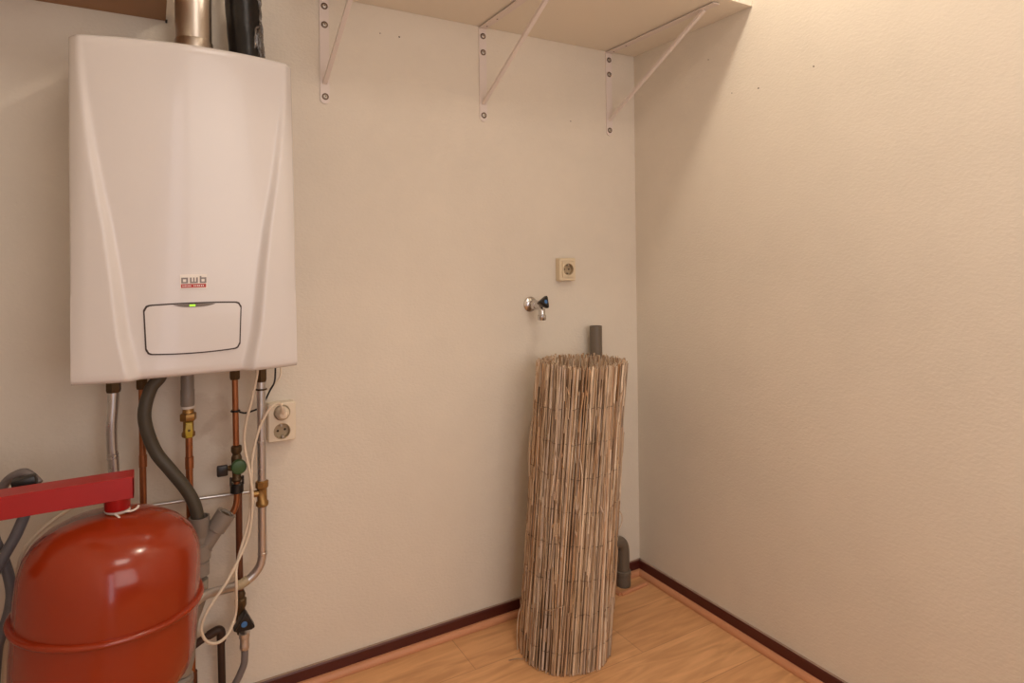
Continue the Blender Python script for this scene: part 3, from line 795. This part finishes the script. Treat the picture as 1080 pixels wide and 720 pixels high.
# ------------------------------------------------------------------ wall tap
t = thing('wall_tap', 'chrome wall tap with black handle and blue dot, above the reed roll', 'tap', (-.481, 0, 1.05))
link('rosette', lathe(B(), (-.481, -.0005, 1.048), (0, -1, 0), [(0, .0265), (.002, .0265), (.007, .022), (.011, .0125), (.013, .0115)], n=34), M['chrome'], t)
bm = tube(B(), [(-.481, -.011, 1.048), (-.481, -.078, 1.046)], .0125, n=20)
hexnut(bm, (-.481, -.022, 1.048), (0, -1, 0), .020, .0175, ph=.25)
tube(bm, smooth_path([(-.481, -.062, 1.046), (-.482, -.074, 1.036), (-.483, -.078, 1.024), (-.483, -.078, 1.012)], 5), .0115, n=18)
lathe(bm, (-.483, -.078, .999), (0, 0, 1), [(0, .0128), (.002, .0142), (.016, .0142), (.018, .0115)], n=22)
tube(bm, [(-.481, -.066, 1.046), (-.485, -.084, 1.054)], .0092, n=18)
link('body', bm, M['chrome'], t)
hp = tri(0, 0, .0275, math.radians(62+180))
bm = B()
d = V((.22, -.93, .22)).normalized(); u_, w_ = frame_axes(d); ctr = V((-.4940, -.080, 1.0555))
ra = []
for off, sc in ((0, .50), (.004, .66), (.016, .92), (.022, 1.0), (.029, .97), (.0315, .86)):
    ra.append([bm.verts.new(ctr+d*off+(u_*a*sc+w_*b*sc)) for a, b in hp])
n = len(hp)
for A_, B_ in zip(ra, ra[1:]):
    for k in range(n): bm.faces.new((A_[k], A_[(k+1) % n], B_[(k+1) % n], B_[k]))
bm.faces.new(ra[0][::-1]); bm.faces.new(ra[-1])
link('black_handle', bm, M['black'], t, ang=50)
link('blue_dot', lathe(B(), ctr+d*.0312, d, [(0, .0070), (.0012, .0062)], n=20), M['blue'], t)

# ------------------------------------------------------------------ standpipe behind the reed roll
t = thing('standpipe', 'olive grey plastic waste pipe on the wall behind the reed roll, elbowed into the floor', 'pipe', (-.122, -.06, 0))
bm = B()
lathe(bm, (-.2325, -.045, .165), (0, 0, 1), [(0, .0225), (.796, .0225), (.796, .0195), (.70, .0195), (.699, .001)], n=30, cap=False)
link('upright', bm, M['pvcdark'], t)
bm = tube(B(), fillet([(-.2325, -.045, .175), (-.2325, -.045, .166), (-.225, -.048, .166), (-.122, -.050, .166), (-.122, -.050, .05)], .038), .0225, n=28)
link('elbow', bm, M['pvcdark'], t)
link('floor_socket', lathe(B(), (-.122, -.050, .0005), (0, 0, 1), [(0, .0260), (.040, .0262), (.042, .0280), (.054, .0280), (.056, .0245), (.057, .0225)], n=30), M['pvcdark'], t)
def bead(bm, a, b, w=.016, h=.010):
    a, b = V(a), V(b); d = (b-a).normalized(); s = V((-d.y, d.x, 0)); sec = [(-w/2, .0004), (-w/2, h*.6), (-w*.25, h), (w*.25, h), (w/2, h*.6), (w/2, .0004)]
    rows = [[bm.verts.new(p+s*q+V((0, 0, z))) for q, z in sec] for p in (a, b)]
    for k in range(6): bm.faces.new((rows[0][k], rows[0][(k+1) % 6], rows[1][(k+1) % 6], rows[1][k]))
    bm.faces.new(rows[0]); bm.faces.new(rows[1])
bm = B(); bead(bm, (-.175, -.100, 0), (-.045, -.090, 0)); bead(bm, (-.178, -.100, 0), (-.178, -.031, 0))
struct('trim_3', bm, M['quarter'])

# ------------------------------------------------------------------ reed screen roll
t = thing('reed_roll', 'rolled up dry reed screen standing on the floor and leaning into the corner', 'reed screen', (-.508, -.252, 0))
R0, H0 = .1385, .878
lean = V((.094, .022, H0))
bx, by = -.5205, -.245
def roll_at(ang, h, out=0):
    """point on the roll's outside at angle ang (degrees) and height h (m)"""
    a = math.radians(ang); f = h/H0
    return V((bx+lean.x*f+(R0+.004+out)*math.cos(a), by+lean.y*f+(R0+.004+out)*math.sin(a), h))
bm = B()
def stalk(bm, ang, rad, r, z0, z1, twist=0., bend=0, n=6, seg=7, flare=0):
    pts = []; rr = []
    w1 = random.uniform(-1, 1)*bend; ph = random.uniform(0, 6); tp = random.uniform(.04, .22)
    for k in range(seg+1):
        f = z0+(z1-z0)*k/seg; h = f/H0
        a = ang+twist*(h-.5)+w1*math.sin(ph+h*4)
        q = rad+flare*max(0, h-.8)+.0012*math.sin(ph*2+h*5)
        pts.append(V((bx+lean.x*h+q*math.cos(a), by+lean.y*h+q*math.sin(a), f)))
        rr.append(r*(1.06-tp*h))
    tube(bm, pts, rr, n=n)
for layer, (rad, cnt) in enumerate(((R0, 150), (R0-.0080, 140), (R0-.016, 110), (R0-.026, 84), (R0-.042, 66), (R0-.062, 48), (R0-.085, 30))):
    for k in range(cnt):
        a = 2*PI*(k+random.uniform(-.48, .48))/cnt
        r = random.choice((.0014, .0018, .0021, .0024, .0028, .0034))*random.uniform(.9, 1.1)
        top = H0+random.gauss(0, .0026)-(.0015*layer if layer < 3 else .008)
        stalk(bm, a, rad+random.uniform(-.0040, .0018), r, .0006+abs(random.gauss(0, .004))*(layer < 2), top, twist=random.gauss(.03, .045), bend=.015, flare=random.choice((0, 0, 0, .03, -.03)), n=7 if layer < 2 else 5, seg=9 if layer < 2 else 3)
# broken and shorter pieces caught on the outside
for k in range(430):
    a = random.uniform(0, 2*PI); z0 = random.uniform(.0, .82); z1 = min(H0-.006, z0+random.uniform(.035, .20))
    z0 = max(.001, z0)
    stalk(bm, a, R0+.0020+random.uniform(0, .0032), random.uniform(.0010, .0026), z0, z1, twist=random.gauss(.03, .20), bend=.012, seg=2, n=5)
# dry leaf flakes lying against the stalks
for k in range(110):
    a = random.uniform(0, 2*PI); h = random.uniform(.05, H0-.04); L_ = random.uniform(.015, .045); w_ = random.uniform(.0016, .0036)
    tl = random.gauss(0, .25); f = h/H0; q = R0+.0055
    c = V((bx+lean.x*f+q*math.cos(a), by+lean.y*f+q*math.sin(a), h)); tg = V((-math.sin(a), math.cos(a), 0)); rd = V((math.cos(a), math.sin(a), 0))
    up_ = (V((0, 0, 1))*math.cos(tl)+tg*math.sin(tl)).normalized(); sd_ = up_.cross(rd).normalized()
    tip = random.uniform(0, .006)
    ring = [c-up_*L_*.5, c+sd_*w_, c+up_*L_*.5+rd*tip, c-sd_*w_]
    fr = [bm.verts.new(p+rd*.0004) for p in ring]; bk = [bm.verts.new(p-rd*.0004) for p in ring]
    bm.faces.new(fr); bm.faces.new(bk[::-1])
    for m_ in range(4): bm.faces.new((fr[m_], bk[m_], bk[(m_+1) % 4], fr[(m_+1) % 4]))
link('reeds', bm, M['reed'], t, ang=60)
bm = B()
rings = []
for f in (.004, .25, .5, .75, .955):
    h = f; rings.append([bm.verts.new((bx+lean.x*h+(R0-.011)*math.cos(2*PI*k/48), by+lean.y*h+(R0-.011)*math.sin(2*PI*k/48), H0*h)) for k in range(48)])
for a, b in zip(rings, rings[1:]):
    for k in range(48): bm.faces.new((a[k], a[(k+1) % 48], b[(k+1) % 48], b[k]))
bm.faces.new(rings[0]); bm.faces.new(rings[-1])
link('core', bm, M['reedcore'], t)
for k in range(8):
    h0 = .075+.112*k; pts = []
    for j in range(181):
        a = 2*PI*j/180; h = h0+.0050*math.sin(a*3+k)+.0025*math.sin(a*17+k*2)
        q = R0+.0012+.0030*math.sin(a*43+k)
        pts.append((bx+lean.x*h+q*math.cos(a), by+lean.y*h+q*math.sin(a), H0*h))
    link('binding_wire', tube(B(), pts, .0008, n=6, cap=False), M['wire'], t)
def straw(pts, r=.0016):
    return link('loose_straw', tube(B(), smooth_path([roll_at(*p) for p in pts], 5), r, n=7), M['reed'], t)
straw([(205, .175, .002), (216, .185, .006), (228, .198, .002)], .0016)
straw([(246, .76, .004), (247, .71, .006), (248.5, .665, .003)], .0042)
straw([(238, .615, .003), (241, .575, .006), (242, .53, .004)], .0030)
straw([(150, .70, .002), (152, .66, .007), (151, .60, .006), (150, .52, .002)], .0024)
straw([(152, .84, .0), (152, .79, .004), (150, .75, .003), (149, .69, .001)], .0020)
straw([(160, .865, .001), (158, .82, .003), (157, .76, .001)], .0024)
straw([(322, .42, .0), (322, .405, .009), (322, .385, .011), (322, .36, .003)], .0016)
straw([(300, .84, .002), (301, .80, .004), (301, .75, .002)], .0030)
straw([(170, .0026, .042), (172, .006, .022), (176, .006, .0)], .0018)
straw([(150, .13, .0), (152, .10, .008), (154, .05, .009), (156, .005, .005)], .0016)

# ------------------------------------------------------------------ hoses at the far left
t = thing('filling_hose', 'grey hose looping over the red bracket with a black lever on its end', 'hose', (-1.85, -.24, .7))
link('tube', tube(B(), smooth_path([(-1.822, -.262, .757), (-1.833, -.255, .770), (-1.846, -.247, .779), (-1.860, -.24, .776), (-1.877, -.23, .763), (-1.892, -.23, .738), (-1.905, -.228, .706), (-1.93, -.22, .685), (-1.97, -.21, .675), (-2.019, -.205, .672)], 6), .0092, n=16), M['hosegrey'], t)
bm = box(B(), -1.862, -1.822, -.290, -.262, .753, .779, bev=.004)
rot = Matrix.Rotation(math.radians(-9), 4, 'Y'); c0 = V((-1.842, -.276, .766))
for v in bm.verts: v.co = c0+rot @ (v.co-c0)
link('black_lever', bm, M['black'], t)
t = thing('slate_hose', 'slate hose dropping behind the red bracket at the left of the vessel', 'hose', (-1.88, -.25, .5))
link('tube', tube(B(), smooth_path([(-1.834, -.252, .738), (-1.838, -.25, .722), (-1.849, -.25, .688), (-1.862, -.25, .655), (-1.880, -.25, .620), (-1.898, -.25, .585), (-1.92, -.25, .54), (-1.94, -.25, .45), (-1.95, -.25, .3), (-1.955, -.25, .0092)], 6), .0105, n=16), M['hoseblue'], t)
t = thing('glossy_hose', 'shiny slate hose curving up against the left side of the vessel', 'hose', (-1.88, -.22, .5))
link('tube', tube(B(), smooth_path([(-1.945, -.003, .76), (-1.94, -.10, .755), (-1.93, -.16, .735), (-1.915, -.195, .69), (-1.903, -.213, .65), (-1.893, -.22, .622), (-1.884, -.22, .592), (-1.877, -.22, .560), (-1.874, -.22, .527), (-1.879, -.22, .49), (-1.890, -.22, .452), (-1.900, -.22, .40), (-1.91, -.22, .2), (-1.915, -.22, .0092)], 6), .0100, n=16), M['hoseblue'], t)
t = thing('beige_cable', 'beige cable hanging down the wall left of the vessel', 'cable', (-1.89, -.12, .4))
link('cord', tube(B(), smooth_path([(-1.755, -.08, .650), (-1.775, -.10, .648), (-1.801, -.12, .640), (-1.821, -.13, .628), (-1.841, -.14, .614), (-1.861, -.15, .590), (-1.871, -.15, .559), (-1.880, -.15, .501), (-1.888, -.15, .442), (-1.897, -.15, .374), (-1.90, -.15, .2), (-1.90, -.15, .005)], 6), .0042, n=10), M['cable'], t)

# ------------------------------------------------------------------ light
def light(kind, name, loc, energy, col, **k):
    d_ = bpy.data.lights.new(name, kind); o = bpy.data.objects.new(name, d_); C.objects.link(o)
    o.location = loc; d_.energy = energy; d_.color = col
    for a, b in k.items(): setattr(d_, a, b)
    return o
light('POINT', 'ceiling_bulb', (-.62, -.84, 2.50), 16.5, (1, .88, .73), shadow_soft_size=.055)
o = light('AREA', 'second_ceiling_lamp', (-1.15, -1.8, 2.56), 7, (1, .88, .78), shape='RECTANGLE', size=.6, size_y=.5)
# added broad frontal fill behind the opening; no lamp known there
o = light('AREA', 'added_front_fill', (-.82, -2.86, 1.5), 17, (1, .90, .84), shape='RECTANGLE', size=1.25, size_y=1.5)
o.rotation_euler = (math.radians(90), 0, 0)
o = light('AREA', 'next_room_window', (-1.66, -2.86, 1.05), 4, (.94, .88, 1), shape='RECTANGLE', size=.2, size_y=1.9)
o.rotation_euler = (math.radians(90), 0, 0)

w = bpy.data.worlds.new('world'); bpy.context.scene.world = w; w.use_nodes = True
w.node_tree.nodes['Background'].inputs[0].default_value = (.9, .78, .68, 1)
w.node_tree.nodes['Background'].inputs[1].default_value = .08

vs = bpy.context.scene.view_settings
vs.view_transform = 'Standard'; vs.look = 'None'; vs.gamma = 1; vs.exposure = .06
vs.use_curve_mapping = False
